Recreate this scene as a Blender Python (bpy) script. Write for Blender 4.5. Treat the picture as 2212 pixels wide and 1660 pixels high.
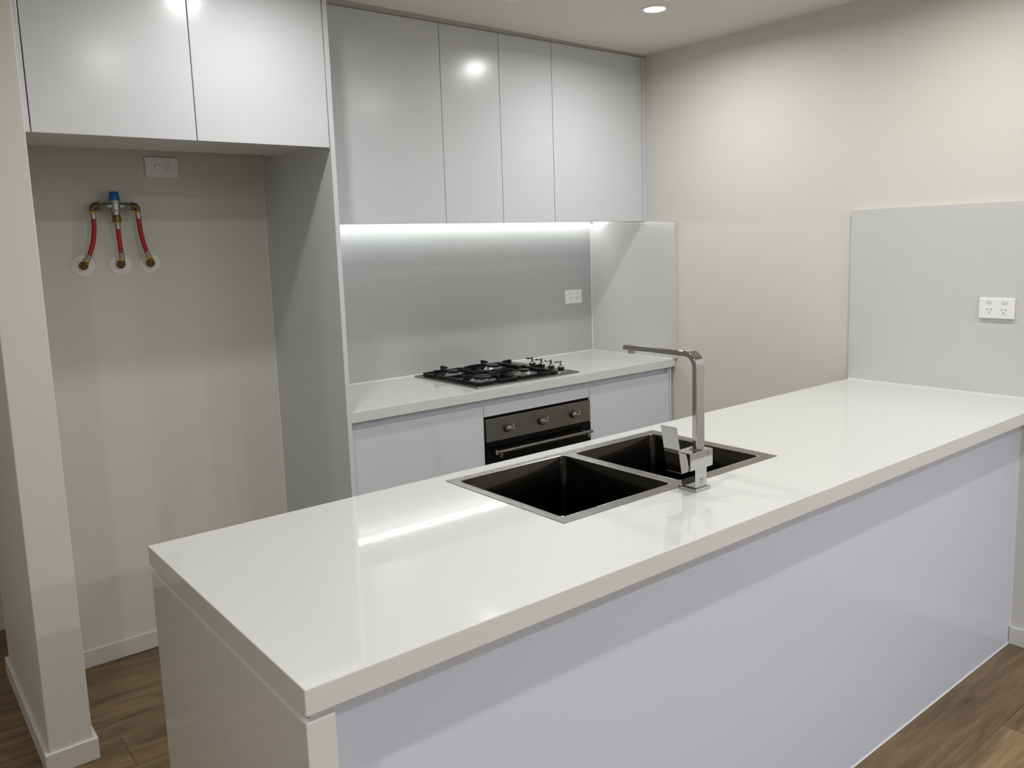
import bpy, bmesh, math, random
from mathutils import Vector, Matrix
R = math.radians
random.seed(7)
S = bpy.context.scene
for o in list(bpy.data.objects): bpy.data.objects.remove(o)
COL = S.collection

# ------------------------------------------------------------------ camera
W = 2212.0
F, YAW, PIT, ROL, PX, PY = 1782.4133, -0.6807168, -0.1385802, -0.0313612, 1127.564, 775.555
cam = bpy.data.cameras.new('camera'); co = bpy.data.objects.new('camera', cam); COL.objects.link(co)
fw = Vector((-math.sin(YAW)*math.cos(PIT), math.cos(YAW)*math.cos(PIT), math.sin(PIT)))
rt = Vector((math.cos(YAW), math.sin(YAW), 0)); up = rt.cross(fw)
r2 = math.cos(ROL)*rt + math.sin(ROL)*up; u2 = -math.sin(ROL)*rt + math.cos(ROL)*up
m = Matrix((r2, u2, -fw)).transposed().to_4x4(); m.translation = Vector((-3.153407, -3.268549, 1.512414))
co.matrix_world = m
cam.sensor_width = 36; cam.lens = F/W*36
cam.shift_x = -(PX-1106)/W; cam.shift_y = (PY-830)/W
cam.clip_start = .02
S.camera = co
# ------------------------------------------------------------------ world, lights, exposure
S.view_settings.view_transform = 'Standard'; S.view_settings.look = 'None'
S.view_settings.gamma = 1; S.view_settings.use_curve_mapping = False
S.view_settings.exposure = 0.0
w = bpy.data.worlds.new('world'); S.world = w; w.use_nodes = True
w.node_tree.nodes['Background'].inputs[0].default_value = (.8, .85, 1, 1)
w.node_tree.nodes['Background'].inputs[1].default_value = .05
H = 2.4103
DOWNLIGHTS = [(-.579, -.985), (-2.125, -1.02), (-.583, -2.05), (-2.15, -2.076),
              (-.583, -3.10), (-2.15, -3.10), (-.583, -4.2), (-2.15, -4.2),
              (-.583, -5.3), (-2.15, -5.3), (-3.70, -3.10), (-4.2, -.9)]  # this line: unseen lamps added to fill island front, island end and nib wall
DL_POWER = [7.2, 5.4, 6.4, 5.8, 7.5, 3.5, 11, 13, 22, 26, 12.0, 5.0]
DL_COL = [(1.0, .995, .965)]*4+[(.95, .97, 1.0)]*7+[(1.0, .98, .93)]     # cooler lamps over the living area
for (lx, ly), pw, lc in zip(DOWNLIGHTS, DL_POWER, DL_COL):
    la = bpy.data.lights.new('downlight_beam', 'AREA'); la.shape = 'DISK'; la.size = .075
    la.energy = pw; la.color = lc; la.spread = R(169)
    lo = bpy.data.objects.new('downlight_beam', la); COL.objects.link(lo); lo.location = (lx, ly, H-.006)
LED_STRENGTH = 56.0

# ------------------------------------------------------------------ materials
def mat(name, col, rough=.5, metal=0.0, spec=.5, emit=None, es=1.0, coat=0.0):
    m = bpy.data.materials.new(name); m.use_nodes = True
    b = m.node_tree.nodes['Principled BSDF']
    b.inputs['Base Color'].default_value = (*col, 1); b.inputs['Roughness'].default_value = rough
    b.inputs['Metallic'].default_value = metal; b.inputs['Specular IOR Level'].default_value = spec
    b.inputs['Coat Weight'].default_value = coat; b.inputs['Coat Roughness'].default_value = .05
    if emit: b.inputs['Emission Color'].default_value = (*emit, 1); b.inputs['Emission Strength'].default_value = es
    return m
def nodes(m): return m.node_tree.nodes, m.node_tree.links, m.node_tree.nodes['Principled BSDF']
def add_noise_bump(m, scale, strength, dist=.001, stretch=None):
    n, l, b = nodes(m)
    tc = n.new('ShaderNodeTexCoord'); mp = n.new('ShaderNodeMapping'); no = n.new('ShaderNodeTexNoise'); bp = n.new('ShaderNodeBump')
    if stretch: mp.inputs['Scale'].default_value = stretch
    no.inputs['Scale'].default_value = scale; no.inputs['Detail'].default_value = 3
    bp.inputs['Strength'].default_value = strength; bp.inputs['Distance'].default_value = dist
    l.new(tc.outputs['Object'], mp.inputs[0]); l.new(mp.outputs[0], no.inputs['Vector']); l.new(no.outputs[0], bp.inputs['Height']); l.new(bp.outputs[0], b.inputs['Normal'])
    return no
def ramp_color(m, scale, c0, c1, p0=.3, p1=.7, stretch=None, detail=4):
    n, l, b = nodes(m)
    tc = n.new('ShaderNodeTexCoord'); mp = n.new('ShaderNodeMapping'); no = n.new('ShaderNodeTexNoise'); cr = n.new('ShaderNodeValToRGB')
    if stretch: mp.inputs['Scale'].default_value = stretch
    no.inputs['Scale'].default_value = scale; no.inputs['Detail'].default_value = detail
    cr.color_ramp.elements[0].position = p0; cr.color_ramp.elements[0].color = (*c0, 1)
    cr.color_ramp.elements[1].position = p1; cr.color_ramp.elements[1].color = (*c1, 1)
    l.new(tc.outputs['Object'], mp.inputs[0]); l.new(mp.outputs[0], no.inputs['Vector']); l.new(no.outputs[0], cr.inputs[0]); l.new(cr.outputs[0], b.inputs['Base Color'])
    return cr, no

WALL = mat('wall_paint', (.69, .68, .635), .5, spec=.3); add_noise_bump(WALL, 120, .08)
CEIL = mat('ceiling_paint', (.77, .745, .70), .8, spec=.15)
TRIMP = mat('trim_gloss_paint', (.74, .73, .69), .35)
LAM = mat('white_laminate', (.65, .67, .705), .21, spec=.45)
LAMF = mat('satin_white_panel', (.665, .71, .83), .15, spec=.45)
LAME = mat('cabinet_carcass_white', (.70, .70, .68), .4)
GAP = mat('shadow_gap_dark', (.05, .05, .05), .8)
CAULK = mat('white_silicone', (.85, .85, .83), .35)
QUARTZ = mat('white_quartz', (.80, .80, .775), .035, spec=.5)
def quartz(m, base, vein=.94):
    n, l, b = nodes(m)
    tc = n.new('ShaderNodeTexCoord'); sp = n.new('ShaderNodeTexNoise'); sp.inputs['Scale'].default_value = 800; sp.inputs['Detail'].default_value = 2
    c1 = n.new('ShaderNodeValToRGB'); e = c1.color_ramp.elements
    e[0].position = .30; e[0].color = tuple(x*.93 for x in base)+(1,); e[1].position = .42; e[1].color = (*base, 1)
    ve = n.new('ShaderNodeTexNoise'); ve.inputs['Scale'].default_value = 3.1; ve.inputs['Detail'].default_value = 6; ve.inputs['Roughness'].default_value = .6; ve.inputs['Distortion'].default_value = .8
    c2 = n.new('ShaderNodeValToRGB'); f = c2.color_ramp.elements
    f[0].position = .27; f[0].color = (vein, vein, vein*1.01, 1); f[1].position = .37; f[1].color = (1, 1, 1, 1)
    mx = n.new('ShaderNodeMix'); mx.data_type = 'RGBA'; mx.blend_type = 'MULTIPLY'; mx.inputs[0].default_value = 1
    l.new(tc.outputs['Object'], sp.inputs['Vector']); l.new(tc.outputs['Object'], ve.inputs['Vector'])
    l.new(sp.outputs[0], c1.inputs[0]); l.new(ve.outputs[0], c2.inputs[0])
    l.new(c1.outputs[0], mx.inputs[6]); l.new(c2.outputs[0], mx.inputs[7]); l.new(mx.outputs[2], b.inputs['Base Color'])
quartz(QUARTZ, (.675, .68, .665))
QSPL = mat('splashback_quartz', (.62, .62, .615), .2, spec=.45); quartz(QSPL, (.62, .62, .615), .99)
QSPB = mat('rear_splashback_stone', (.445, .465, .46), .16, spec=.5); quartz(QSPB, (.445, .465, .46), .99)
STEEL = mat('brushed_steel', (.28, .268, .248), .28, 1)
def brushed(m, stretch, lo, hi):
    n, l, b = nodes(m)
    tc = n.new('ShaderNodeTexCoord'); mp = n.new('ShaderNodeMapping'); mp.inputs['Scale'].default_value = stretch
    no = n.new('ShaderNodeTexNoise'); no.inputs['Scale'].default_value = 30; mr = n.new('ShaderNodeMapRange')
    mr.inputs['To Min'].default_value = lo; mr.inputs['To Max'].default_value = hi
    l.new(tc.outputs['Object'], mp.inputs[0]); l.new(mp.outputs[0], no.inputs['Vector']); l.new(no.outputs[0], mr.inputs[0]); l.new(mr.outputs[0], b.inputs['Roughness'])
brushed(STEEL, (1, 30, 1), .25, .29)
BOWL = mat('sink_steel_painted_shade', (.024, .021, .018), .22, 1, coat=.6); brushed(BOWL, (1, 1, 30), .2, .3)  # near-black base paints in the dark reflections inside the steel bowls
RIMS = mat('polished_bowl_edge', (.62, .60, .57), .18, 1)
FASC = mat('oven_fascia_steel', (.27, .25, .22), .32, 1); brushed(FASC, (1, 1, 40), .28, .38)
CHROME = mat('chrome', (.55, .55, .56), .04, 1)
BLKG = mat('black_oven_glass', (.003, .003, .003), .1, spec=.15)
BLKI = mat('black_cast_iron', (.004, .004, .005), .4, spec=.25); add_noise_bump(BLKI, 300, .1)
BLKC = mat('black_enamel_cap', (.014, .014, .016), .35, spec=.35)
INK = mat('black_print', (.012, .012, .012), .6)
PRINT = mat('oven_print_grey', (.06, .055, .05), .5)
INKG = mat('grey_etched_mark', (.16, .16, .16), .5)
PLAST = mat('white_plastic', (.86, .86, .87), .25)
BRASS = mat('tarnished_brass', (.20, .13, .05), .38, .85)
NICK = mat('dull_nickel', (.42, .42, .42), .32, .9)
YEL = mat('yellow_collar', (.65, .38, .03), .45)
RED = mat('red_rubber_hose', (.42, .012, .015), .45)
BLUE = mat('blue_cap_plastic', (.01, .13, .42), .3)
FLANGE = mat('flange_plastic', (.86, .85, .83), .4)
LEDM = mat('led_emitter', (1, 1, 1), .5, emit=(1, .995, .975), es=LED_STRENGTH)
DIFF = mat('downlight_diffuser', (1, 1, 1), .5, emit=(1, .98, .95), es=6)
ALU = mat('aluminium_channel', (.7, .7, .7), .4, 1)
def wood():
    m = mat('oak_vinyl_plank', (.2, .13, .07), .42, spec=.35)
    n, l, b = nodes(m)
    oi = n.new('ShaderNodeObjectInfo'); tc = n.new('ShaderNodeTexCoord')
    cb = n.new('ShaderNodeCombineXYZ'); ml = n.new('ShaderNodeMath'); ml.operation = 'MULTIPLY'; ml.inputs[1].default_value = 37
    l.new(oi.outputs['Random'], ml.inputs[0]); l.new(ml.outputs[0], cb.inputs[0]); l.new(ml.outputs[0], cb.inputs[1])
    ad = n.new('ShaderNodeVectorMath'); ad.operation = 'ADD'; l.new(tc.outputs['Object'], ad.inputs[0]); l.new(cb.outputs[0], ad.inputs[1])
    mp = n.new('ShaderNodeMapping'); mp.inputs['Scale'].default_value = (1.1, 9, 1); l.new(ad.outputs[0], mp.inputs[0])
    n1 = n.new('ShaderNodeTexNoise'); n1.inputs['Scale'].default_value = 2.2; n1.inputs['Detail'].default_value = 8; n1.inputs['Roughness'].default_value = .62; n1.inputs['Distortion'].default_value = 1.0
    l.new(mp.outputs[0], n1.inputs['Vector'])
    cr = n.new('ShaderNodeValToRGB'); e = cr.color_ramp.elements
    e[0].position = .3; e[0].color = (.115, .071, .032, 1); e[1].position = .7; e[1].color = (.31, .215, .115, 1)
    x = cr.color_ramp.elements.new(.5); x.color = (.205, .135, .066, 1)
    l.new(n1.outputs[0], cr.inputs[0])
    mp2 = n.new('ShaderNodeMapping'); mp2.inputs['Scale'].default_value = (2, 60, 1); l.new(ad.outputs[0], mp2.inputs[0])
    n2 = n.new('ShaderNodeTexNoise'); n2.inputs['Scale'].default_value = 3; n2.inputs['Detail'].default_value = 4; l.new(mp2.outputs[0], n2.inputs['Vector'])
    mr = n.new('ShaderNodeMapRange'); mr.inputs['To Min'].default_value = .78; mr.inputs['To Max'].default_value = 1.2; l.new(n2.outputs[0], mr.inputs[0])
    mr2 = n.new('ShaderNodeMapRange'); mr2.inputs['To Min'].default_value = .82; mr2.inputs['To Max'].default_value = 1.08; l.new(oi.outputs['Random'], mr2.inputs[0])
    mm = n.new('ShaderNodeMath'); mm.operation = 'MULTIPLY'; l.new(mr.outputs[0], mm.inputs[0]); l.new(mr2.outputs[0], mm.inputs[1])
    vm = n.new('ShaderNodeVectorMath'); vm.operation = 'SCALE'; l.new(cr.outputs[0], vm.inputs[0]); l.new(mm.outputs[0], vm.inputs['Scale'])
    l.new(vm.outputs[0], b.inputs['Base Color'])
    bp = n.new('ShaderNodeBump'); bp.inputs['Strength'].default_value = .15; bp.inputs['Distance'].default_value = .001
    l.new(n2.outputs[0], bp.inputs['Height']); l.new(bp.outputs[0], b.inputs['Normal'])
    return m
WOOD = wood()

# ------------------------------------------------------------------ helpers
def tag(o, label=None, cat=None, group=None, kind=None):
    if label: o['label'] = label
    if cat: o['category'] = cat
    if group: o['group'] = group
    if kind: o['kind'] = kind
    return o
def thing(name, label, cat, loc, group=None, rotz=0):
    o = bpy.data.objects.new(name, None); COL.objects.link(o); o.location = loc; o.rotation_euler = (0, 0, rotz)
    o.empty_display_size = .05
    return tag(o, label, cat, group)
def box(bm, x0, x1, y0, y1, z0, z1, mtx=None):
    r = bmesh.ops.create_cube(bm, size=1)
    for v in r['verts']:
        v.co = Vector((x0+(v.co.x+.5)*(x1-x0), y0+(v.co.y+.5)*(y1-y0), z0+(v.co.z+.5)*(z1-z0)))
        if mtx: v.co = mtx @ v.co
    return r['verts']
def cyl(bm, p0, p1, r0, r1=None, seg=24, caps=True):
    p0, p1 = Vector(p0), Vector(p1); d = p1-p0
    q = Vector((0, 0, 1)).rotation_difference(d.normalized()).to_matrix().to_4x4(); q.translation = (p0+p1)/2
    return bmesh.ops.create_cone(bm, cap_ends=caps, segments=seg, radius1=r0, radius2=r0 if r1 is None else r1, depth=d.length, matrix=q)['verts']
def lathe(bm, c, prof, seg=32, axis='Z'):
    """prof: list of (radius, height)"""
    rings = []
    for r, h in prof:
        ring = []
        for i in range(seg):
            a = 2*math.pi*i/seg; x, y = r*math.cos(a), r*math.sin(a)
            v = Vector((x, y, h)) if axis == 'Z' else Vector((x, -h, y))
            ring.append(bm.verts.new(Vector(c)+v))
        rings.append(ring)
    for a, b in zip(rings, rings[1:]):
        for i in range(seg):
            j = (i+1) % seg; bm.faces.new((a[i], a[j], b[j], b[i]))
    bm.faces.new(list(reversed(rings[0]))); bm.faces.new(rings[-1])
def prism(bm, pts, fn, d0, d1):
    """extrude 2D outline pts; fn(u,v,d)->3D"""
    a = [bm.verts.new(fn(u, v, d0)) for u, v in pts]; b = [bm.verts.new(fn(u, v, d1)) for u, v in pts]
    n = len(pts)
    for i in range(n): bm.faces.new((a[i], a[(i+1) % n], b[(i+1) % n], b[i]))
    bm.faces.new(list(reversed(a))); bm.faces.new(b)
def tube(bm, pts, r, seg=16):
    """smooth tube through points (Catmull-Rom)"""
    P = [Vector(p) for p in pts]; P = [P[0]*2-P[1]]+P+[P[-1]*2-P[-2]]; path = []
    for i in range(1, len(P)-2):
        for k in range(8):
            t = k/8; p0, p1, p2, p3 = P[i-1:i+3]
            path.append(.5*((2*p1)+(-p0+p2)*t+(2*p0-5*p1+4*p2-p3)*t*t+(-p0+3*p1-3*p2+p3)*t**3))
    path.append(P[-2]); rings = []
    ref = Vector((0, 1, 0))
    for i, p in enumerate(path):
        d = (path[min(i+1, len(path)-1)]-path[max(i-1, 0)]).normalized(); a = d.cross(ref)
        if a.length < .1: a = d.cross(Vector((1, 0, 0)))
        a.normalize(); b = d.cross(a)
        rings.append([bm.verts.new(p+(a*math.cos(2*math.pi*k/seg)+b*math.sin(2*math.pi*k/seg))*r) for k in range(seg)])
    for a, b in zip(rings, rings[1:]):
        for i in range(seg): bm.faces.new((a[i], a[(i+1) % seg], b[(i+1) % seg], b[i]))
    bm.faces.new(rings[0]); bm.faces.new(rings[-1])
def rrect(x0, x1, y0, y1, r, n=6):
    out = []
    for cx, cy, a0 in ((x1-r, y1-r, 0), (x0+r, y1-r, 90), (x0+r, y0+r, 180), (x1-r, y0+r, 270)):
        for k in range(n+1):
            a = R(a0+90*k/n); out.append((cx+r*math.cos(a), cy+r*math.sin(a)))
    return out
def worldloc(o):
    return (worldloc(o.parent) if o.parent else Vector((0, 0, 0)))+Vector(o.location)
def obj(name, bm, mt, parent=None, smooth=False, bevel=0, bseg=2, origin=None, local=False):
    """one mesh object; geometry given in world coordinates (or in the parent's own frame with local=True)"""
    bmesh.ops.recalc_face_normals(bm, faces=bm.faces)
    me = bpy.data.meshes.new(name); o = bpy.data.objects.new(name, me)
    if not local:
        cs = [v.co for v in bm.verts]
        if origin is None:
            origin = Vector(((min(c.x for c in cs)+max(c.x for c in cs))/2, (min(c.y for c in cs)+max(c.y for c in cs))/2, min(c.z for c in cs)))
        origin = Vector(origin)
        bmesh.ops.translate(bm, vec=-origin, verts=bm.verts)
        o.location = origin-(worldloc(parent) if parent else Vector((0, 0, 0)))
    bm.to_mesh(me); bm.free()
    me.materials.append(mt)
    if smooth:
        for p in me.polygons: p.use_smooth = True
        try: me.set_sharp_from_angle(angle=R(38))
        except Exception: pass
    COL.objects.link(o)
    if parent: o.parent = parent
    if bevel:
        b = o.modifiers.new('bevel', 'BEVEL'); b.width = bevel; b.segments = bseg; b.limit_method = 'ANGLE'; b.angle_limit = R(40); b.harden_normals = False
    return o
def bx(name, mt, parent, x0, x1, y0, y1, z0, z1, bevel=.0008, **k):
    bm = bmesh.new(); box(bm, x0, x1, y0, y1, z0, z1); return obj(name, bm, mt, parent, bevel=bevel, **k)
def struct(o, label=None):
    o['kind'] = 'structure'
    if label: o['label'] = label
    return o
BM = bmesh.new

# ------------------------------------------------------------------ room shell
YW = .0197            # plaster plane of the back wall; plaster of the right wall is x = .02
struct(bx('ceiling', CEIL, None, -5.3, .3, -7.2, 3.2, H, H+.1, 0), 'flat off-white ceiling over kitchen and hall')
struct(bx('wall_right', WALL, None, .02, .17, -7.0, 3.0, 0, H, 0), 'long warm white wall at the right end of the bench')
struct(bx('wall_back', WALL, None, -2.728, .02, YW, .1717, 0, H, 0), 'warm white wall behind the cupboards and fridge recess')
nib = struct(bx('wall_left', WALL, None, -2.8445, -2.728, -.6147, .1717, 0, H, .003), 'narrow warm white nib wall left of the fridge recess')
struct(bx('wall_hall', WALL, None, -5.0, -2.3, .62, .72, 0, H, 0), 'wall in the passage left of the nib wall')
struct(bx('wall_far_left', WALL, None, -5.15, -5.0, -7.0, 3.0, 0, H, 0))
struct(bx('wall_front', WALL, None, -5.0, .02, -7.15, -7.0, 0, H, 0))
struct(bx('wall_passage', WALL, None, -2.4, -2.3, .1717, .62, 0, H, 0))
hb = .0672
fl = struct(bx('floor', WOOD, None, -5.15, .17, -7.15, 3.0, -.12, -.0045, 0), 'mid brown oak look plank floor')
PWID = .2
rows = range(-9, 18); plen = 1.22; cnt = 0
pm = None
for r in rows:
    y0 = -2.348+r*PWID
    if y0 > .60: continue
    off = {-1: -.555, 0: -1.2, 7: -2.05, 8: -2.64, 9: -1.9, 10: -2.05, 11: -1.95, 12: -2.1}.get(r)
    if off is None: off = random.uniform(0, plen)
    k0 = math.floor((-4.98-off)/plen)
    x = off+k0*plen
    while x < .02:
        xa, xb = max(x, -4.99), min(x+plen, .02); x += plen
        if xb-xa < .03: continue
        full = abs(xb-xa-plen) < 1e-6
        if full and pm:
            o = bpy.data.objects.new('plank', pm); COL.objects.link(o)
            b = o.modifiers.new('bevel', 'BEVEL'); b.width = .0009; b.segments = 1
        else:
            bm = BM(); h = (xb-xa)/2; box(bm, -h+.0004, h-.0004, -PWID/2+.0004, PWID/2-.0004, -.0045, 0)
            o = obj('plank', bm, WOOD, None, bevel=.0009, bseg=1, local=True)
            if full: pm = o.data
        o.parent = fl; o.location = Vector(((xa+xb)/2, y0+PWID/2, 0))-worldloc(fl)
        cnt += 1

def skirting(name, x0, x1, y0, y1, label):
    return struct(bx(name, TRIMP, None, x0, x1, y0, y1, 0, hb, .0025), label)
skirting('baseboard_back', -2.728, -1.807, YW-.013, YW, 'low white skirting along the recess wall')
bm = BM()   # wraps the nib wall as one moulding run
prism(bm, [(-2.8445, .1717), (-2.8575, .1717), (-2.8575, -.6277), (-2.715, -.6277), (-2.715, YW-.013), (-2.728, YW-.013), (-2.728, -.6147), (-2.8445, -.6147)], lambda u, v, d: Vector((u, v, d)), 0, hb)
struct(obj('baseboard_left', bm, TRIMP, None, bevel=.002), 'white skirting wrapping the foot of the nib wall')
skirting('baseboard_right', .007, .02, -7.0, -2.1545, 'white skirting on the right wall beyond the island')
skirting('baseboard_right_rear', .007, .02, -1.53, -.586, 'white skirting on the right wall between bench and island')
skirting('baseboard_hall', -5.0, -2.4, .607, .62, 'white skirting in the passage')
# scribe trim between the ceiling and the wall cupboards (wider at its left end); its grey paints in the shadow band
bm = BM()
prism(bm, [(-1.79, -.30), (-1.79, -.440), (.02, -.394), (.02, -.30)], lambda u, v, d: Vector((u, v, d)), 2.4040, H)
struct(obj('trim_1', bm, mat('trim_painted_shade', (.42, .41, .375), .6), None), 'thin scribe strip with shade painted in grey between ceiling and wall cupboards')

# ------------------------------------------------------------------ tall panel and fridge recess cupboard
FY = -.592
tp = bx('tall_end_panel', LAM, None, -1.807, -1.7895, FY, YW, 0, H, .0008)
tag(tp, 'tall thin white gable panel between fridge recess and cooking bench', 'panel')
bx('caulk', CAULK, tp, -1.8095, -1.8068, YW-.004, YW, .067, 1.877, 0)

fc = thing('overhead_cabinet', 'wide white overhead cabinet above the empty fridge recess', 'cabinet', (-2.267, YW, 1.8617))
bx('carcass', LAME, fc, -2.727, -1.8075, FY+.0195, -.157, 1.877, H, .0005)
bx('filler_strip', LAM, fc, -2.7275, -2.7125, FY+.001, FY+.0185, 1.8617, H-.002)
for x0, x1 in ((-2.7095, -2.2597), (-2.2567, -1.8105)):
    bx('door', LAM, fc, x0, x1, FY, FY+.018, 1.8617, H-.006, .0012)

# ------------------------------------------------------------------ wall cupboards over the hob
UY = -.385; UZ = 1.606; ZT = 2.4025
def wall_cab(label, x0, x1, doors, filler=None):
    t = thing('wall_cabinet', label, 'cabinet', ((x0+x1)/2, 0, UZ), 'white handleless wall cabinets over the hob')
    bx('carcass', LAME, t, x0+.0005, x1-.0005, UY+.020, -.0005, UZ+.022, 2.4035, .0004)
    for a, b in doors: bx('door', LAM, t, a+.0012, b-.0012, UY, UY+.018, UZ, ZT, .0011)
    if filler: bx('filler_strip', LAM, t, filler[0], filler[1], UY-.001, UY+.018, UZ, ZT, .0008)
    return t
wall_cab('left wall cabinet, wide single door beside the tall panel', -1.7895, -1.1975, [(-1.788, -1.1975)])
wall_cab('middle wall cabinet with two narrow doors above the hob', -1.1975, -.5951, [(-1.1975, -.8959), (-.8959, -.5951)])
wall_cab('right wall cabinet, wide single door against the right wall', -.5951, .0195, [(-.5951, -.0035)], (-.0015, .0195))

# LED strip
led = thing('led_strip', 'glowing white LED light strip hidden under the wall cabinets', 'light strip', (-.9, -.05, UZ+.022))
bx('strip_backing', ALU, led, -1.785, -.002, -.056, -.044, UZ+.0203, UZ+.0219, 0)
bm = BM()
x = -1.78
while x < -.008:
    box(bm, x, x+.007, -.0535, -.0465, UZ+.0150, UZ+.0203); x += .01667
o = obj('emitters', bm, LEDM, led); o['kind'] = 'stuff'

# ------------------------------------------------------------------ splashbacks
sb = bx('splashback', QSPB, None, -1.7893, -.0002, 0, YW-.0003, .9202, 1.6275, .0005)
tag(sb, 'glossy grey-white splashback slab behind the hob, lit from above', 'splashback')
bx('caulk', CAULK, sb, -.004, -.0002, -.003, 0, .9202, 1.606, 0)
bx('caulk', CAULK, sb, -1.789, -.004, -.003, 0, .9201, .9235, 0)
ss = bx('splashback', QSPL, None, 0, .0197, -.585, YW-.0003, .9202, 1.603, .0007)
tag(ss, 'white stone side splashback slab on the right wall beside the hob bench', 'splashback')
bx('caulk', CAULK, ss, -.003, 0, -.572, -.003, .9201, .923, 0)
si = bx('splashback', QSPL, None, 0, .0197, -2.62, -1.5055, .9202, 1.606, .0007)
tag(si, 'square white stone splashback on the right wall at the island end', 'splashback')
bx('caulk', CAULK, si, -.003, 0, -2.255, -1.506, .9201, .923, 0)
bx('caulk', CAULK, si, .0165, .0197, -1.5055, -1.5035, .9202, 1.606, 0)

# ------------------------------------------------------------------ back bench
def slab_with_hole(bm, X, Y, z0, z1, holes):
    """grid of cells over the sorted X and Y breaks; cells inside a hole are left out, walls added"""
    inside = lambda x, y: any(a < x < b and c < y < d for a, b, c, d in holes)
    V = {}
    def v(i, j, z):
        k = (i, j, z)
        if k not in V: V[k] = bm.verts.new((X[i], Y[j], z))
        return V[k]
    solid = lambda i, j: 0 <= i < len(X)-1 and 0 <= j < len(Y)-1 and not inside((X[i]+X[i+1])/2, (Y[j]+Y[j+1])/2)
    for i in range(len(X)-1):
        for j in range(len(Y)-1):
            if not solid(i, j): continue
            bm.faces.new((v(i, j, z1), v(i+1, j, z1), v(i+1, j+1, z1), v(i, j+1, z1)))
            bm.faces.new((v(i, j, z0), v(i, j+1, z0), v(i+1, j+1, z0), v(i+1, j, z0)))
            for di, dj, a, b in ((-1, 0, (i, j), (i, j+1)), (1, 0, (i+1, j), (i+1, j+1)), (0, -1, (i, j), (i+1, j)), (0, 1, (i, j+1), (i+1, j+1))):
                if not solid(i+di, j+dj): bm.faces.new((v(*a, z0), v(*b, z0), v(*b, z1), v(*a, z1)))
HX0, HX1, HY0, HY1 = -1.178, -.598, -.532, -.035
bm = BM(); slab_with_hole(bm, [-1.7893, HX0+.02, HX1-.02, .0195], [-.573, HY0+.02, HY1-.02, 0], .8793, .92, [(HX0+.02, HX1-.02, HY0+.02, HY1-.02)])
tag(obj('benchtop', bm, QUARTZ, None, bevel=.0018), 'white stone benchtop along the back wall holding the gas hob', 'benchtop')

BY = -.553
fr_ = bx('finger_rail', LAM, None, -1.7765, -.017, BY+.0195, BY+.0208, .842, .8785, .0003)
tag(fr_, 'continuous recessed white finger rail under the hob benchtop edge', 'rail')
def base_cab(label, x0, x1, loc):
    t = thing('base_cabinet', label, 'cabinet', loc)
    bx('carcass', LAME, t, x0+.0005, x1-.0005, BY+.021, YW-.002, .10, .8785, .0004)
    bx('kickboard', LAM, t, x0+.0005, x1-.0005, BY+.06, BY+.075, 0, .0995, .0004)
    return t
t = base_cab('white base cabinet left of the oven with one handleless door', -1.789, -1.168, (-1.478, -.27, 0))
bx('filler_strip', LAM, t, -1.789, -1.7765, BY-.001, BY+.018, .002, .878)
bx('door', LAM, t, -1.7745, -1.1692, BY, BY+.019, .102, .848, .0012)
t = thing('oven_cabinet', 'white cabinet housing the built-in oven, slim panel on top', 'cabinet', (-.865, -.27, 0))
bx('side_panel', LAME, t, -1.1675, -1.1665, BY+.021, YW-.002, .10, .8785, 0)
bx('side_panel', LAME, t, -.5645, -.5635, BY+.021, YW-.002, .10, .8785, 0)
bx('top_panel', LAM, t, -1.1665, -.5645, BY, BY+.019, .8025, .848, .0012)
bx('base_panel', LAM, t, -1.1665, -.5645, BY, BY+.019, .102, .165, .0012)
bx('kickboard', LAM, t, -1.1675, -.5635, BY+.06, BY+.075, 0, .0995, .0004)
t = base_cab('white base cabinet right of the oven with one handleless door', -.563, .006, (-.28, -.27, 0))
bx('door', LAM, t, -.5618, -.0075, BY, BY+.019, .102, .848, .0012)
bx('filler_strip', LAM, t, -.0055, .0065, BY-.003, BY+.018, .002, .8775)
bx('rail_end_block', LAM, t, -.0165, -.006, BY+.004, BY+.0208, .848, .8775, .0003)

# ------------------------------------------------------------------ oven
ov = thing('oven', 'built-in oven with black glass door below a steel control panel', 'oven', (-.865, -.3, .17))
bx('body', BLKG, ov, -1.1655, -.5655, BY+.008, -.02, .17, .8015, 0)
bx('control_panel', FASC, ov, -1.1625, -.5675, BY-.010, BY+.0075, .6945, .7915, .0012)
door = bx('door', BLKG, ov, -1.1645, -.5665, BY-.010, BY+.0075, .172, .6915, .0015)
bm = BM(); cyl(bm, (-1.135, -.605, .657), (-.597, -.605, .657), .0075, seg=20)
obj('handle_bar', bm, STEEL, ov, smooth=True, bevel=.0008)
for xx in (-1.117, -.613):
    bm = BM()
    prism(bm, [(-.5635, .656), (-.5675, .656), (-.5675, .638), (-.590, .638), (-.599, .652), (-.606, .652), (-.597, .630), (-.5635, .630)], lambda u, v, d: Vector((d, u, v)), xx-.006, xx+.006)
    obj('handle_bracket', bm, CHROME, ov, bevel=.0006)
fy = BY-.010
bm = BM()      # printed marks around the knobs
def ink(x, z, w, h): box(bm, x-w/2, x+w/2, fy-.0003, fy+.001, z-h/2, z+h/2)
KX = [-1.055, -.866, -.677]; KZ = .741
for i, kx in enumerate(KX):
    for k in range(5):
        zz = KZ+.020-k*.010
        if i != 1 or k > 1: ink(kx-.047, zz, .004, .0035)
        if i != 1 or k > 1: ink(kx-.034, zz, .016, .0005)
        if k < 4: ink(kx+.047, zz, .003, .0035)
        if k < 4: ink(kx+.034, zz, .015, .0005)
    ink(kx, KZ+.024, .002, .004); ink(kx, KZ-.032, .003, .005)
ink(-.795, KZ+.006, .009, .0022)
o = obj('printed_marks', bm, PRINT, ov); o['label'] = 'small dark dial symbols'; o['kind'] = 'stuff'
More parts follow.
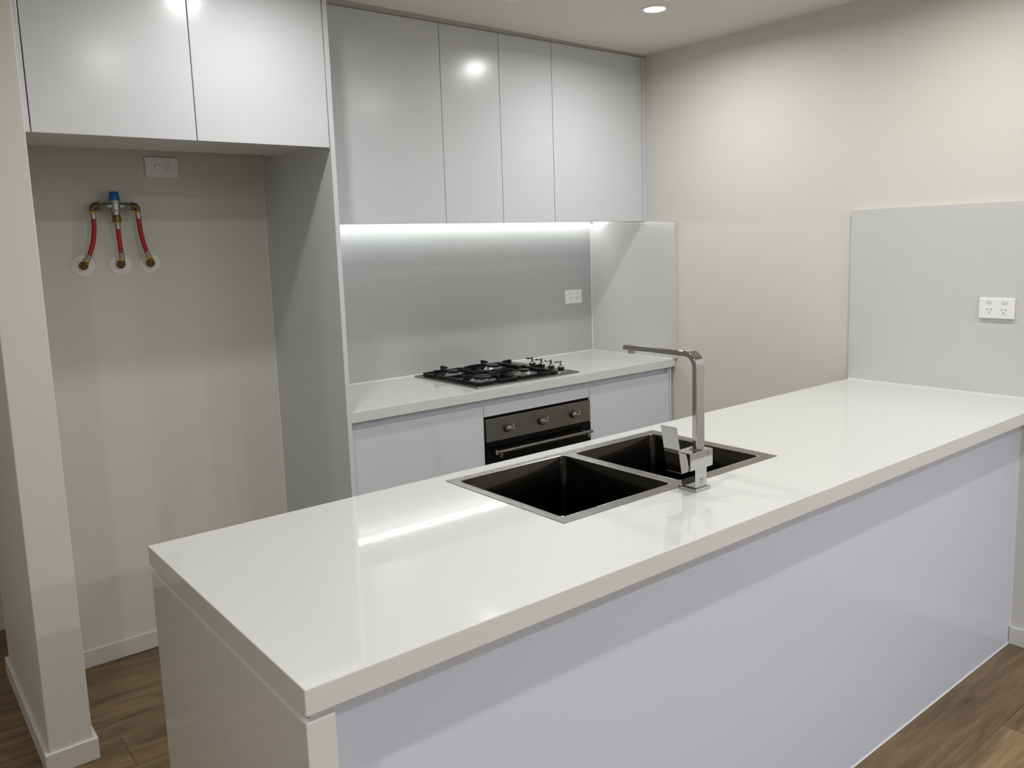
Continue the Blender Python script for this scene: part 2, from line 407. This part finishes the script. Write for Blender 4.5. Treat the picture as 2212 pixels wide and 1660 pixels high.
for kx in KX:
    bm = BM(); lathe(bm, (kx, fy, KZ), [(.0155, -.0005), (.0165, .003), (.0165, .009), (.013, .0105)], 28, 'Y')
    kn = obj('knob', bm, BLKC, ov, smooth=True)
    bm = BM(); lathe(bm, (kx, fy, KZ), [(.013, .0102), (.0128, .014), (.0095, .019), (.0055, .021), (.0045, .030), (.0052, .034), (.0052, .044)], 24, 'Y')
    obj('knob_stem', bm, CHROME, kn, smooth=True)
    bm = BM(); lathe(bm, (kx, fy-.042, KZ), [(.0068, 0), (.0068, .0055)], 24, 'Y')
    prism(bm, [(-.0042, 0), (.0042, 0), (.0052, .024), (.0035, .0275), (-.0035, .0275), (-.0052, .024)], lambda u, v, d: Vector((kx+u, d, KZ+v)), fy-.0455, fy-.0425)
    obj('knob_lever', bm, CHROME, kn, bevel=.0005)
    bm = BM(); lathe(bm, (kx, fy-.0475, KZ), [(.0038, 0), (.0038, .0006)], 20, 'Y')
    obj('knob_cap', bm, BLKC, kn)

# ------------------------------------------------------------------ gas cooktop
ck = thing('gas_cooktop', 'stainless steel four-burner gas hob with black trivets', 'cooktop', (-.888, -.283, .92))
bm = BM()
def loft(bm, loops, cap0=True, cap1=True):
    rs = [[bm.verts.new(p) for p in L] for L in loops]; n = len(rs[0])
    for a, b in zip(rs, rs[1:]):
        for i in range(n): bm.faces.new((a[i], a[(i+1) % n], b[(i+1) % n], b[i]))
    if cap0: bm.faces.new(list(reversed(rs[0])))
    if cap1: bm.faces.new(rs[-1])
def rl(x0, x1, y0, y1, r, z, n=5): return [Vector((a, b, z)) for a, b in rrect(x0, x1, y0, y1, r, n)]
loft(bm, [rl(HX0, HX1, HY0, HY1, .006, .9202), rl(HX0, HX1, HY0, HY1, .006, .9245), rl(HX0+.002, HX1-.002, HY0+.002, HY1-.002, .006, .9265),
          rl(HX0+.02, HX1-.02, HY0+.018, HY1-.018, .01, .927), rl(HX0+.024, HX1-.024, HY0+.022, HY1-.022, .01, .9245)])
obj('base_plate', bm, STEEL, ck, smooth=True)
bm = BM()
loft(bm, [rl(-.705, -.622, -.505, -.06, .012, .9245), rl(-.702, -.626, -.502, -.063, .012, .9315), rl(-.698, -.630, -.498, -.067, .01, .933)])
obj('control_plinth', bm, STEEL, ck, smooth=True)
BURN = [(-1.045, -.165, .030, 0), (-.812, -.160, .036, 0), (-1.045, -.392, .046, 1), (-.812, -.390, .026, 0)]
for bxx, byy, rr, wok in BURN:
    bm = BM()
    c = (bxx, byy, 0)
    lathe(bm, c, [(rr*1.75, .9246), (rr*1.7, .9262), (rr*1.35, .9268), (rr*1.28, .929), (rr*1.0, .938), (rr*.93, .9395)], 14 if not wok else 12)
    bu = obj('burner', bm, CHROME, ck)
    bm = BM()
    if wok:
        lathe(bm, c, [(rr*.96, .9396), (rr*.98, .945), (rr*.86, .948), (rr*.62, .948), (rr*.6, .944), (rr*.45, .944), (rr*.42, .951), (rr*.3, .952)], 30)
        for k in range(30):
            a = 2*math.pi*k/30; ca, sa = math.cos(a)*rr*.985, math.sin(a)*rr*.985
            box(bm, -.0016, .0016, -.0016, .0016, .9398, .9465, Matrix.Translation((bxx+ca, byy+sa, 0)) @ Matrix.Rotation(a, 4, 'Z'))
    else:
        lathe(bm, c, [(rr*.9, .9396), (rr*.92, .943), (rr*1.0, .9435), (rr*1.0, .9465), (rr*.88, .949), (rr*.5, .950)], 32)
    obj('burner_cap', bm, BLKC, bu, smooth=True)
def finger(bm, p, d, L, zt=.9605):
    """upright post at p with a wedge-shaped arm pointing along d"""
    d = Vector((d[0], d[1], 0)).normalized(); n = Vector((-d.y, d.x, 0))
    f = lambda u, v, t: Vector((p[0], p[1], 0))+d*u+n*t+Vector((0, 0, v))
    prism(bm, [(-.006, .931), (.007, .931), (.010, .944), (L-.012, .9475), (L, zt-.007), (L-.001, zt-.003), (.0, zt), (-.006, zt-.002)], f, -.0048, .0048)
def trivet(x0, x1, y0, y1, burners, mid):
    t = BM(); z0, z1 = .9270, .9395; wd = .014
    outer = [(a, b) for a, b in rrect(x0, x1, y0, y1, .018, 5)]; inner = [(a, b) for a, b in rrect(x0+wd, x1-wd, y0+wd, y1-wd, .010, 5)]
    vs = [[t.verts.new((a, b, z)) for a, b in L] for L, z in ((outer, z0), (outer, z1), (inner, z1), (inner, z0))]
    n = len(outer)
    for A, B in ((0, 1), (1, 2), (2, 3), (3, 0)):
        for i in range(n): t.faces.new((vs[A][i], vs[A][(i+1) % n], vs[B][(i+1) % n], vs[B][i]))
    box(t, x0+.004, x1-.004, mid-.006, mid+.006, z0+.001, z1+.004)
    for cx in (x0+.012, x1-.012):
        for cy in (y0+.012, y1-.012): cyl(t, (cx, cy, .9262), (cx, cy, z0+.001), .005, seg=10)
    for bxx, byy, rr, wok in burners:
        g = rr*1.08
        ylo, yhi = (y0+.006, mid-.004) if byy < mid else (mid+.004, y1-.006)
        sh = lambda L, out: min(L, .046) if out else L
        finger(t, (x0+.006, byy), (1, 0), sh(bxx-g-x0-.006, True))
        finger(t, (x1-.006, byy), (-1, 0), sh(x1-.006-bxx-g, True))
        finger(t, (bxx, ylo), (0, 1), sh(byy-g-ylo, byy < mid))
        finger(t, (bxx, yhi), (0, -1), sh(yhi-byy-g, byy > mid))
    return t
TR = [(-1.153, -.931, -.505, -.062, [BURN[0], BURN[2]], -.268), (-.927, -.706, -.505, -.062, [BURN[1], BURN[3]], -.268)]
for a in TR: obj('trivet', trivet(*a), BLKI, ck, bevel=.0015)
for ky in (-.262, -.33, -.398, -.466):
    kx = -.655
    bm = BM(); lathe(bm, (kx, ky, 0), [(.0125, .9332), (.0125, .9365), (.0165, .938), (.0165, .9455), (.0145, .9465)], 24)
    kn = obj('knob', bm, BLKC, ck, smooth=True)
    bm = BM(); lathe(bm, (kx, ky, 0), [(.0145, .9466), (.013, .950), (.0085, .954), (.0055, .956), (.0050, .962), (.0060, .964), (.0060, .973), (.005, .974)], 22)
    obj('knob_stem', bm, CHROME, kn, smooth=True)
    bm = BM()
    prism(bm, [(-.004, -.0048), (-.004, .0048), (-.022, .0052), (-.0255, .0035), (-.0255, -.0035), (-.022, -.0052)], lambda u, v, d: Vector((kx+u*1.0, ky-u*.55+v, d)), .9655, .9725)
    obj('knob_lever', bm, CHROME, kn, bevel=.001)

# ------------------------------------------------------------------ island
IX0, IYF, IYB = -2.7336, -2.2574, -1.5055
SX0, SX1, SY0, SY1 = -2.0302, -1.2506, -2.0059, -1.5580
bm = BM(); slab_with_hole(bm, [IX0, SX0+.015, SX1-.015, -.0005], [IYF, SY0+.015, SY1-.015, IYB], .8793, .92, [(SX0+.015, SX1-.015, SY0+.015, SY1-.015)])
# the slab runs on to the plaster in front of and below the splashback
tag(obj('benchtop', bm, QUARTZ, None, bevel=.002), 'long white stone island benchtop holding the double sink', 'benchtop')
isl = thing('island_cabinet', 'white kitchen island base with plain front panel and stone end leg', 'island', (-1.35, -1.83, 0))
o = bx('end_leg', QUARTZ, isl, IX0+.001, -2.688, IYF+.004, IYB-.004, 0, .8675, .0015); o['label'] = 'thick stone end leg'
bx('end_packer', LAME, isl, IX0+.012, -2.690, IYF+.016, IYB-.016, .8675, .8793, 0)
bx('front_panel', LAMF, isl, -2.6875, .019, -2.153, -2.135, .0, .8792, .0006)
bx('caulk', CAULK, isl, -2.6875, .019, -2.156, -2.153, 0, .003, 0)
bx('caulk', CAULK, isl, .0165, .0197, -2.156, -2.153, .0, .879, 0)
bx('bottom_panel', LAME, isl, -2.6875, .019, -2.134, -1.56, .10, .118, 0)
bx('kickboard', LAM, isl, -2.6875, .019, -1.62, -1.605, 0, .0995, 0)
xs = [-2.6865, -2.08, -1.20, -.6, .018]
for a, b in zip(xs, xs[1:]): bx('door', LAM, isl, a+.0012, b-.0012, -1.56, -1.541, .12, .848, .001)
bx('finger_rail', LAM, isl, -2.6875, .019, -1.58, -1.5605, .848, .8792, 0)

# ------------------------------------------------------------------ sink
sk = thing('kitchen_sink', 'double bowl inset stainless sink with bowls painted shade-dark in the island', 'sink', ((SX0+SX1)/2, (SY0+SY1)/2, .92))
B1 = (-2.008, -1.648, -1.976, -1.583); B2 = (-1.618, -1.287, -1.976, -1.590)
def strip_plate(bm, X, Y, z0, z1, holes): slab_with_hole(bm, X, Y, z0, z1, holes)
bm = BM()
E = .004
def corner_fill(bm, b, r, z0, z1):
    x0, x1, y0, y1 = b
    for cx, cy, sx, sy in ((x0, y0, 1, 1), (x1, y0, -1, 1), (x1, y1, -1, -1), (x0, y1, 1, -1)):
        pts = [(cx, cy)]
        for k in range(7):
            a = R(90*k/6); pts.append((cx+sx*(r-r*math.sin(a)), cy+sy*(r-r*math.cos(a))))
        prism(bm, pts, lambda u, v, d: Vector((u, v, d)), z0, z1)
strip_plate(bm, [SX0, B1[0], B1[1], B2[0], B2[1], SX1], [SY0, -1.976, -1.590, -1.583, SY1], .9201, .9216, [])
bm.free(); bm = BM()
hl = [B1, B2]
strip_plate(bm, [SX0, B1[0], B1[1], B2[0], B2[1], SX1], [SY0, -1.976, -1.590, -1.583, SY1], .9201, .9216, hl)
for b in hl: corner_fill(bm, b, .015, .9201, .9216)
obj('rim', bm, STEEL, sk, bevel=0)
for b in hl:
    x0, x1, y0, y1 = b
    bm = BM(); L = []
    for ins, z, r in ((-.0015, .9205, .016), (0, .918, .015), (.0005, .75, .015), (.004, .728, .02), (.012, .718, .026), (.03, .714, .03)):
        L.append(rl(x0+ins, x1-ins, y0+ins, y1-ins, r, z, 6))
    loft(bm, L, cap0=False)
    bo = obj('bowl', bm, BOWL, sk, smooth=True)
    md = bo.modifiers.new('wall', 'SOLIDIFY'); md.thickness = .0012; md.offset = 1
    bm = BM(); lo = rl(x0-.0012, x1+.0012, y0-.0012, y1+.0012, .016, .9216, 6); li = rl(x0+.0016, x1-.0016, y0+.0016, y1-.0016, .0135, .9209, 6)
    lt = rl(x0-.0002, x1+.0002, y0-.0002, y1+.0002, .015, .9224, 6)
    loft(bm, [lo, lt, li], False, False); obj('bowl_edge', bm, RIMS, sk, smooth=True)
    cx, cy = (x0+x1)/2, (y0+y1)/2+.03
    bm = BM(); lathe(bm, (cx, cy, 0), [(.055, .7145), (.054, .7165), (.044, .7155), (.042, .708), (.012, .706)], 32)
    dr = obj('drain', bm, STEEL, sk, smooth=True)
    bm = BM(); lathe(bm, (cx, cy, 0), [(.03, .7085), (.029, .714), (.006, .715), (.005, .722), (.002, .723)], 24); obj('basket_strainer', bm, RIMS, dr, smooth=True)

# ------------------------------------------------------------------ tap
tx0, tx1, ty0, ty1 = -1.6655, -1.6115, -2.064, -2.0105
tap = thing('kitchen_tap', 'square chrome mixer tap with flat swan spout beside the sink', 'tap', (-1.638, -2.037, .92))
bx('base_flange', CHROME, tap, tx0, tx1, ty0, ty1, .9202, .9285, .0012)
col = bx('column', CHROME, tap, -1.6605, -1.6185, -2.0585, -2.0165, .9285, .976, .0008)
bm = BM()   # etched emblem: a W with a small shield below it
cxm, zz = -1.6385, .9475; yy = -2.0585
def stroke(a, b, wd):
    a, b = Vector(a), Vector(b); d = (b-a).normalized(); n = Vector((-d.y, d.x))*wd/2
    prism(bm, [(a+n)[:], (b+n)[:], (b-n)[:], (a-n)[:]], lambda u, v, dd: Vector((cxm+u, dd, zz+v)), yy-.0002, yy+.0006)
for a, b, wd in (((-.0062, .0048), (-.0030, -.0042), .0014), ((-.0030, -.0042), (0, .0036), .001), ((0, .0036), (.0030, -.0042), .0014), ((.0030, -.0042), (.0062, .0048), .001),
                 ((-.0036, -.0062), (.0036, -.0062), .0005), ((-.0034, -.0062), (-.0022, -.0098), .0005), ((.0034, -.0062), (.0022, -.0098), .0005), ((-.0022, -.0098), (0, -.0118), .0005), ((.0022, -.0098), (0, -.0118), .0005), ((-.0012, -.0078), (.0012, -.0078), .0008)):
    stroke(a, b, wd)
o = obj('emblem', bm, INKG, col); o['label'] = 'small etched W emblem'
bm = BM(); box(bm, -1.6855, -1.6035, -2.0645, -2.018, .976, 1.0175)
bd = obj('mixer_body', bm, CHROME, tap, bevel=.0012)
bm = BM(); lathe(bm, (-1.622, -2.0655, 1.009), [(.0018, 0), (.0018, .0004)], 14, 'Y'); bmesh.ops.translate(bm, vec=(0, .0008, 0), verts=bm.verts); obj('grub_hole', bm, INK, bd)
bm = BM(); lathe(bm, (-1.6335, -2.0405, 0), [(.0205, 1.0172), (.0205, 1.0188), (.019, 1.0195)], 32); obj('swivel_ring', bm, CHROME, bd, smooth=True)
# lever block and upright paddle on the left of the body
bm = BM()
prism(bm, [(-1.7155, .9765), (-1.6925, .9765), (-1.6885, .987), (-1.6890, 1.003), (-1.6920, 1.0175), (-1.7105, 1.0185), (-1.7120, 1.0815), (-1.7160, 1.0820)],
      lambda u, v, d: Vector((u, d+.16*(v-.9765), v)), -2.0640, -2.0180)
obj('lever', bm, CHROME, tap, bevel=.0008)
bm = BM(); cyl(bm, (-1.691, -2.041, .997), (-1.6845, -2.041, .997), .016, seg=24); obj('lever_hub', bm, BLKC, tap, smooth=True)
# spout: flat bar bent over
bm = BM()
th, ro = .0125, .038; ri = ro-th; yf = -2.0525; zt = 1.2515
pts = [(yf, 1.0175)]
for k in range(11):
    a = R(180-90*k/10); pts.append((yf+ro+ro*math.cos(a), zt-ro+ro*math.sin(a)))
pts += [(-1.818, zt), (-1.818, zt-th)]
for k in range(11):
    a = R(90+90*k/10); pts.append((yf+ro+ri*math.cos(a), zt-ro+ri*math.sin(a)))
pts.append((yf+th, 1.0175))
prism(bm, pts, lambda u, v, d: Vector((d, u, v)), -1.6495, -1.6185)
sp = obj('spout', bm, CHROME, tap, smooth=True, bevel=.0014)
bm = BM(); lathe(bm, (-1.634, -1.836, 0), [(.0095, 1.2295), (.0105, 1.2305), (.0105, 1.2392)], 24); obj('aerator', bm, CHROME, sp, smooth=True)

# ------------------------------------------------------------------ power outlets (built facing -Y, origin at plate centre on the wall)
def outlet(label, loc, rotz, double=True, dep=.0095):
    t = thing('power_outlet', label, 'power outlet', loc, rotz=rotz)
    L = dict(local=True)
    bm = BM(); box(bm, -.0585, .0585, -dep, -.0002, -.0365, .0365); pl = obj('cover_plate', bm, PLAST, t, bevel=.0022, bseg=3, **L)
    def rocker(x, z):
        bm = BM(); lathe(bm, (x, -dep, z), [(.0088, -.0006), (.0088, .0003)], 24, 'Y'); rg = obj('rocker_ring', bm, mat_ring, t, **L)
        bm = BM()
        n = 28; P = [(.0078*math.cos(2*math.pi*i/n), .0078*math.sin(2*math.pi*i/n)) for i in range(n)]
        ba = [bm.verts.new((x+p, -dep, z+q)) for p, q in P]
        fa = [bm.verts.new((x+p*.93, -dep-.0030-.0020*(q/.0078), z+q*.93)) for p, q in P]
        for i in range(n): bm.faces.new((ba[i], ba[(i+1) % n], fa[(i+1) % n], fa[i]))
        bm.faces.new(fa); bm.faces.new(list(reversed(ba)))
        obj('rocker_switch', bm, PLAST, t, bevel=.0005, **L)
    def socket(x, z):
        pts = [(a, b) for a, b in rrect(x-.0135, x+.0135, z-.0135, z+.0135, .0095, 6)]
        bm = BM(); prism(bm, pts, lambda u, v, d: Vector((u, d, v)), -dep-.0007, -dep+.001); sf = obj('socket_face', bm, PLAST, t, bevel=.0004, **L)
        bm = BM()
        for px, pz, an in ((-.0062, .0045, -30), (.0062, .0045, 30), (0, -.0062, 0)):
            M = Matrix.Translation((x+px, 0, z+pz)) @ Matrix.Rotation(R(an), 4, 'Y').inverted()
            box(bm, -.001, .001, -dep-.0010, -dep-.0002, -.0036, .0036, M)
        o = obj('pin_slots', bm, INK, sf, **L); o['label'] = 'three black pin slots'
    if double:
        for x in (-.026, .026): rocker(x, .0225)
        for x in (-.0235, .0235): socket(x, -.0085)
    else:
        rocker(-.0155, .001); socket(.0165, .0)
    return t
mat_ring = mat('switch_recess_grey', (.45, .45, .46), .4)
outlet('white single power outlet high in the fridge recess', (-2.196, YW, 1.836), 0, False, .009)
outlet('white double power outlet on the splashback behind the hob', (-.1425, 0, 1.2225), 0)
outlet('white double power outlet on the island end splashback', (0, -2.0655, 1.233), R(-90))

# ------------------------------------------------------------------ mixing valve and hoses in the recess
FLP = [(-2.493, 1.483, .0385, 'left'), (-2.3695, 1.483, .0375, 'middle'), (-2.267, 1.484, .0365, 'right')]
for fx, fz, fr, wh in FLP:
    bm = BM(); lathe(bm, (fx, YW, fz), [(fr, .0003), (fr, .002), (fr-.002, .0035), (.012, .004)], 48, 'Y')
    tag(obj('pipe_flange', bm, FLANGE, None, smooth=True), wh+'most white round pipe cover plate under the red hoses' if wh != 'middle' else 'middle white round pipe cover plate under the red hoses', 'cover plate', 'round pipe cover plates in the recess')
vy = -.030
mv = thing('mixing_valve', 'plumbing mixing valve with blue cap and three red hoses', 'valve', (-2.38, YW, 1.484))
cz = 1.690
bm = BM(); lathe(bm, (-2.3805, vy, 0), [(.0185, 1.7105), (.0182, 1.716), (.0155, 1.739), (.0135, 1.7415)], 28); o = obj('cap', bm, BLUE, mv, smooth=True); o['label'] = 'bright blue plastic cap'
bm = BM(); lathe(bm, (-2.3800, vy, 0), [(.011, 1.657), (.0155, 1.6585), (.0155, 1.671), (.0165, 1.673), (.0165, 1.676), (.018, 1.678), (.018, 1.7015), (.0195, 1.7025), (.0195, 1.7095), (.017, 1.7105)], 28)
cyl(bm, (-2.412, vy, cz), (-2.348, vy, cz), .0125, seg=24)
for sx in (-1, 1):
    cyl(bm, (-2.38+sx*.028, vy, cz), (-2.38+sx*.043, vy, cz), .0165, seg=6); cyl(bm, (-2.38+sx*.043, vy, cz), (-2.38+sx*.052, vy, cz), .0135, seg=6)
obj('valve_body', bm, NICK, mv, bevel=.0006)
bm = BM(); lathe(bm, (-2.3785, vy, 0), [(.0135, 1.634), (.0145, 1.636), (.0145, 1.654), (.0125, 1.657)], 10); obj('brass_nut', bm, BRASS, mv)
for sx, ex in ((-1, -2.4550), (1, -2.3060)):
    bm = BM()
    x1 = -2.38+sx*.052
    cyl(bm, (x1, vy, cz), (x1+sx*.010, vy, cz), .0155, seg=8); cyl(bm, (x1+sx*.010, vy, cz), (ex+(-sx)*.002, vy, cz), .0125, seg=16)
    tube(bm, [(ex-sx*.010, vy, cz+.001), (ex-sx*.003, vy, cz-.001), (ex, vy, cz-.008), (ex, vy, cz-.017)], .0095, 14)
    obj('brass_elbow', bm, BRASS, mv, smooth=True)
hoses = [  # list of points from top to the wall nut
    [(-2.4550, vy, 1.668), (-2.4545, vy, 1.645), (-2.4565, vy, 1.602), (-2.4645, vy, 1.560), (-2.4790, vy+.002, 1.519), (-2.4880, vy+.006, 1.5015)],
    [(-2.3775, vy, 1.632), (-2.3775, vy, 1.609), (-2.3765, vy, 1.568), (-2.3745, vy, 1.526), (-2.3725, vy+.004, 1.5035)],
    [(-2.3060, vy, 1.668), (-2.3050, vy, 1.651), (-2.3020, vy, 1.603), (-2.2965, vy, 1.563), (-2.2870, vy+.002, 1.525), (-2.2800, vy+.005, 1.507)]]
for hp, (fx, fz, fr, wh) in zip(hoses, FLP):
    bm = BM(); tube(bm, hp, .0082, 16); ho = obj('hose', bm, RED, mv, smooth=True); ho['label'] = wh+' red rubber hose'
    for a, b in ((hp[0], hp[1]), (hp[-1], hp[-2])):
        a, b = Vector(a), Vector(b); d = (b-a).normalized()
        bm = BM(); cyl(bm, a+d*.003, a+d*.022, .0092, seg=18)
        for k in (.008, .014): cyl(bm, a+d*k, a+d*(k+.002), .0099, seg=18)
        obj('ferrule', bm, NICK, ho, smooth=True)
        bm = BM(); cyl(bm, a-d*.004, a+d*.003, .0115, seg=18); obj('yellow_collar', bm, YEL, ho, smooth=True, bevel=.001)
    e = Vector(hp[-1]); dd = (e-Vector(hp[-2])).normalized()
    bm = BM(); p1 = e+dd*.004
    tube(bm, [tuple(e-dd*.001), tuple(p1), (fx, vy+.012, fz), (fx, YW-.004, fz)], .0088, 14)
    lathe(bm, (fx, YW-.0042, fz), [(.0155, 0), (.0155, .008), (.0145, .012), (.009, .015)], 10, 'Y')
    obj('wall_elbow', bm, BRASS, mv, smooth=True)

# ------------------------------------------------------------------ ceiling things
names = ['in front of the wall cabinets, near the right wall', 'above the fridge recess side of the kitchen', 'above the right end of the island', 'above the left end of the island',
         'in the living area, near right', 'in the living area, near left', 'in the living area, second row right', 'in the living area, second row left',
         'unseen, added as fill in the living area, third row right', 'unseen, added as fill in the living area, third row left', 'unseen, added as fill in the living area beside the passage', 'unseen, added as fill in the passage left of the nib wall']
for (lx, ly), nm in zip(DOWNLIGHTS, names):
    t = thing('downlight', 'round white recessed downlight, lit, '+nm, 'downlight', (lx, ly, H), 'recessed ceiling downlights')
    bm = BM(); n = 40
    prof = [(.0475, 0), (.0475, -.0025), (.0445, -.0045), (.042, -.003), (.042, 0)]
    rs = [[bm.verts.new((lx+r*math.cos(2*math.pi*i/n), ly+r*math.sin(2*math.pi*i/n), H+h)) for i in range(n)] for r, h in prof]
    for a, b in zip(rs, rs[1:]):
        for i in range(n): bm.faces.new((a[i], a[(i+1) % n], b[(i+1) % n], b[i]))
    obj('trim_ring', bm, PLAST, t, smooth=True)
    bm = BM(); lathe(bm, (lx, ly, H), [(.0418, -.003), (.0418, -.0005)], 40); obj('diffuser', bm, DIFF, t)
vt = thing('ceiling_vent', 'white square air vent in the ceiling at the top edge', 'vent', (-1.235, -.885, H))
bm = BM(); vx0, vx1, vy0, vy1 = -1.36, -1.112, -1.01, -.762
slab_with_hole(bm, [vx0, vx0+.022, vx1-.022, vx1], [vy0, vy0+.022, vy1-.022, vy1], H-.006, H-.0002, [(vx0+.022, vx1-.022, vy0+.022, vy1-.022)])
obj('frame', bm, PLAST, vt, bevel=.0015)
for k in range(9):
    yk = vy0+.034+k*.0225
    bm = BM(); box(bm, vx0+.022, vx1-.022, -.008, .008, -.0008, .0008, Matrix.Translation((0, yk, H-.004)) @ Matrix.Rotation(R(20), 4, 'X')); obj('slat', bm, PLAST, vt)
bx('backing', GAP, vt, vx0+.022, vx1-.022, vy0+.022, vy1-.022, H-.0006, H-.0002, 0)
